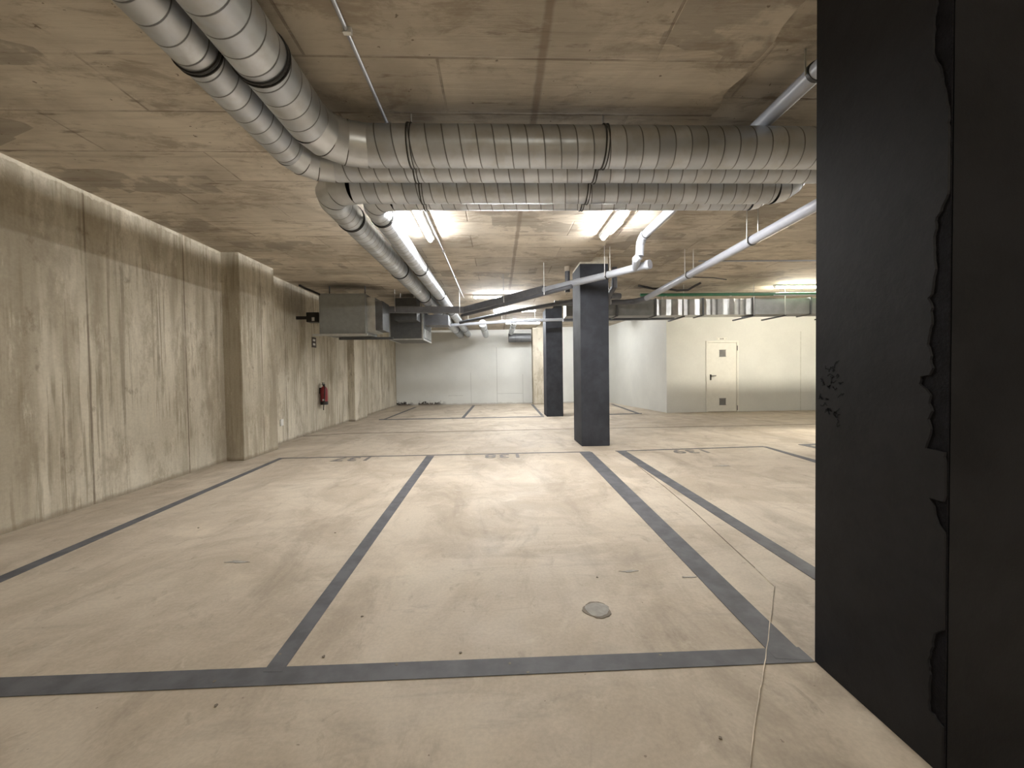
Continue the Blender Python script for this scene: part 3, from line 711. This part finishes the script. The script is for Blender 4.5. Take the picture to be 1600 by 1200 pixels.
# dark duct behind, linking the boxes
t = thing('rectangular_duct', 'dark low duct linking the two ventilation boxes up under the ceiling', 'duct', (-2, 9, 2.6))
mbox('duct_body', (b1.x+.30, -1.75, 9.08, 9.5, H+1.22, H+1.70), M['boxd'], t)
for xx in (-2.1, -1.8): mtube('hanger_rod', [(xx, 9.1, H+1.70), (xx, 9.1, CZ)], .008, M['rod'], t, 8)
# flexible pipe from wall to box, dark bracket box
t = thing('cable', 'black cable drooping from the ceiling to the large grey ventilation box', 'cable', P(480, 452, 1, 8.1))
mtube('tube', [P(468, 446, 1, 8.2), P(478, 451, 1, 8.1), P(488, 455, 1, 8.05), P(499, 460, 1, 7.97)], .022, M['rubber'], t, 10)
t = thing('junction_box', 'small dark wall box left of the large grey ventilation unit', 'junction box', P(490, 494, 1, 8.2))
q = P(478, 488, 1, 8.2); q2 = P(498, 503, 1, 8.2)
mbox('housing', (q.x, q2.x, 8.2, 8.4, q2.z, q.z), M['rubber'], t, bev=.006)
mbox('wall_arm', (XL(8.3), q.x, 8.27, 8.33, (q.z+q2.z)/2-.03, (q.z+q2.z)/2+.03), M['rubber'], t)
mbox('lens', (q2.x-.13, q2.x-.08, 8.19, 8.205, q2.z+.02, q2.z+.09), M['label'], t)

# ------------------------------------------------------------------ extinguisher, plates on the left wall
ye = 9.3; xw = XL(ye); q = P(505, 600, 1, ye); zt = P(505, 601, 1, ye).z; zb = P(505, 632, 1, ye).z
xe_ = xw+.095
t = thing('fire_extinguisher', 'red fire extinguisher hanging on the stained concrete wall', 'fire extinguisher', (xe_, ye, zb))
hh = zt-zb
bm = bmesh.new(); prof = [(0, .0), (.07, .0), (.078, .03), (.078, hh*.72), (.07, hh*.80), (.045, hh*.88), (.024, hh*.91), (.022, hh*.95)]
tube(bm, [(xe_, ye, zb+z_) for _, z_ in prof[1:]], [r_ for r_, _ in prof[1:]], 24, miter=False); smooth_auto(obj('cylinder', bm, M['red'], t), 50)
mtube('foot_ring', [(xe_, ye, zb-.004), (xe_, ye, zb+.07)], .081, M['rubber'], t, 24)
bm = bmesh.new(); box(bm, xe_-.02, xe_+.02, ye-.02, ye+.02, zb+hh*.94, zb+hh*1.02); box(bm, xe_-.012, xe_+.012, ye-.09, ye+.03, zb+hh*1.0, zb+hh*1.04); box(bm, xe_-.012, xe_+.012, ye-.08, ye+.02, zb+hh*1.06, zb+hh*1.10)
obj('valve', bm, M['rubber'], t)
mtube('hose', [(xe_+.01, ye-.03, zb+hh*.97), (xe_+.05, ye-.08, zb+hh*.93), (xe_+.06, ye-.10, zb+hh*.7), (xe_+.045, ye-.095, zb+hh*.3), (xe_+.02, ye-.08, zb-.02), (xe_+.01, ye-.07, zb-.12)], .010, M['rubber'], t, 10)
mbox('wall_bracket', (xw-.005, xe_-.06, ye-.03, ye+.03, zb+hh*.55, zb+hh*.85), M['rubber'], t)
lb = mbox('label', (xe_-.005, xe_+.045, ye-.083, ye-.073, zb+.085, zb+.12), M['label'], t)
y_ = 9.05; q = P(496, 535, 1, y_)
t = thing('wall_sign', 'small dark sign with pale marks under the large grey ventilation box', 'sign', (XL(y_), y_, q.z))
mbox('plate', (XL(y_)-.004, XL(y_)+.012, y_-.10, y_+.10, q.z-.11, q.z+.11), simple('sign_dark', (.05, .035, .03), .5), t)
for dz in (.05, -.04): mbox('pale_mark', (XL(y_)+.011, XL(y_)+.014, y_-.06, y_+.05, q.z+dz-.025, q.z+dz+.02), M['label'], t)
y_ = 7.6; q = P(447, 660, 1, y_)
o = mbox('socket_plate', (XL(y_)-.004, XL(y_)+.02, y_-.045, y_+.045, q.z-.06, q.z+.06), M['label'], bev=.004); tag(o, 'small white plate low on the concrete wall after the pilaster', 'wall plate')
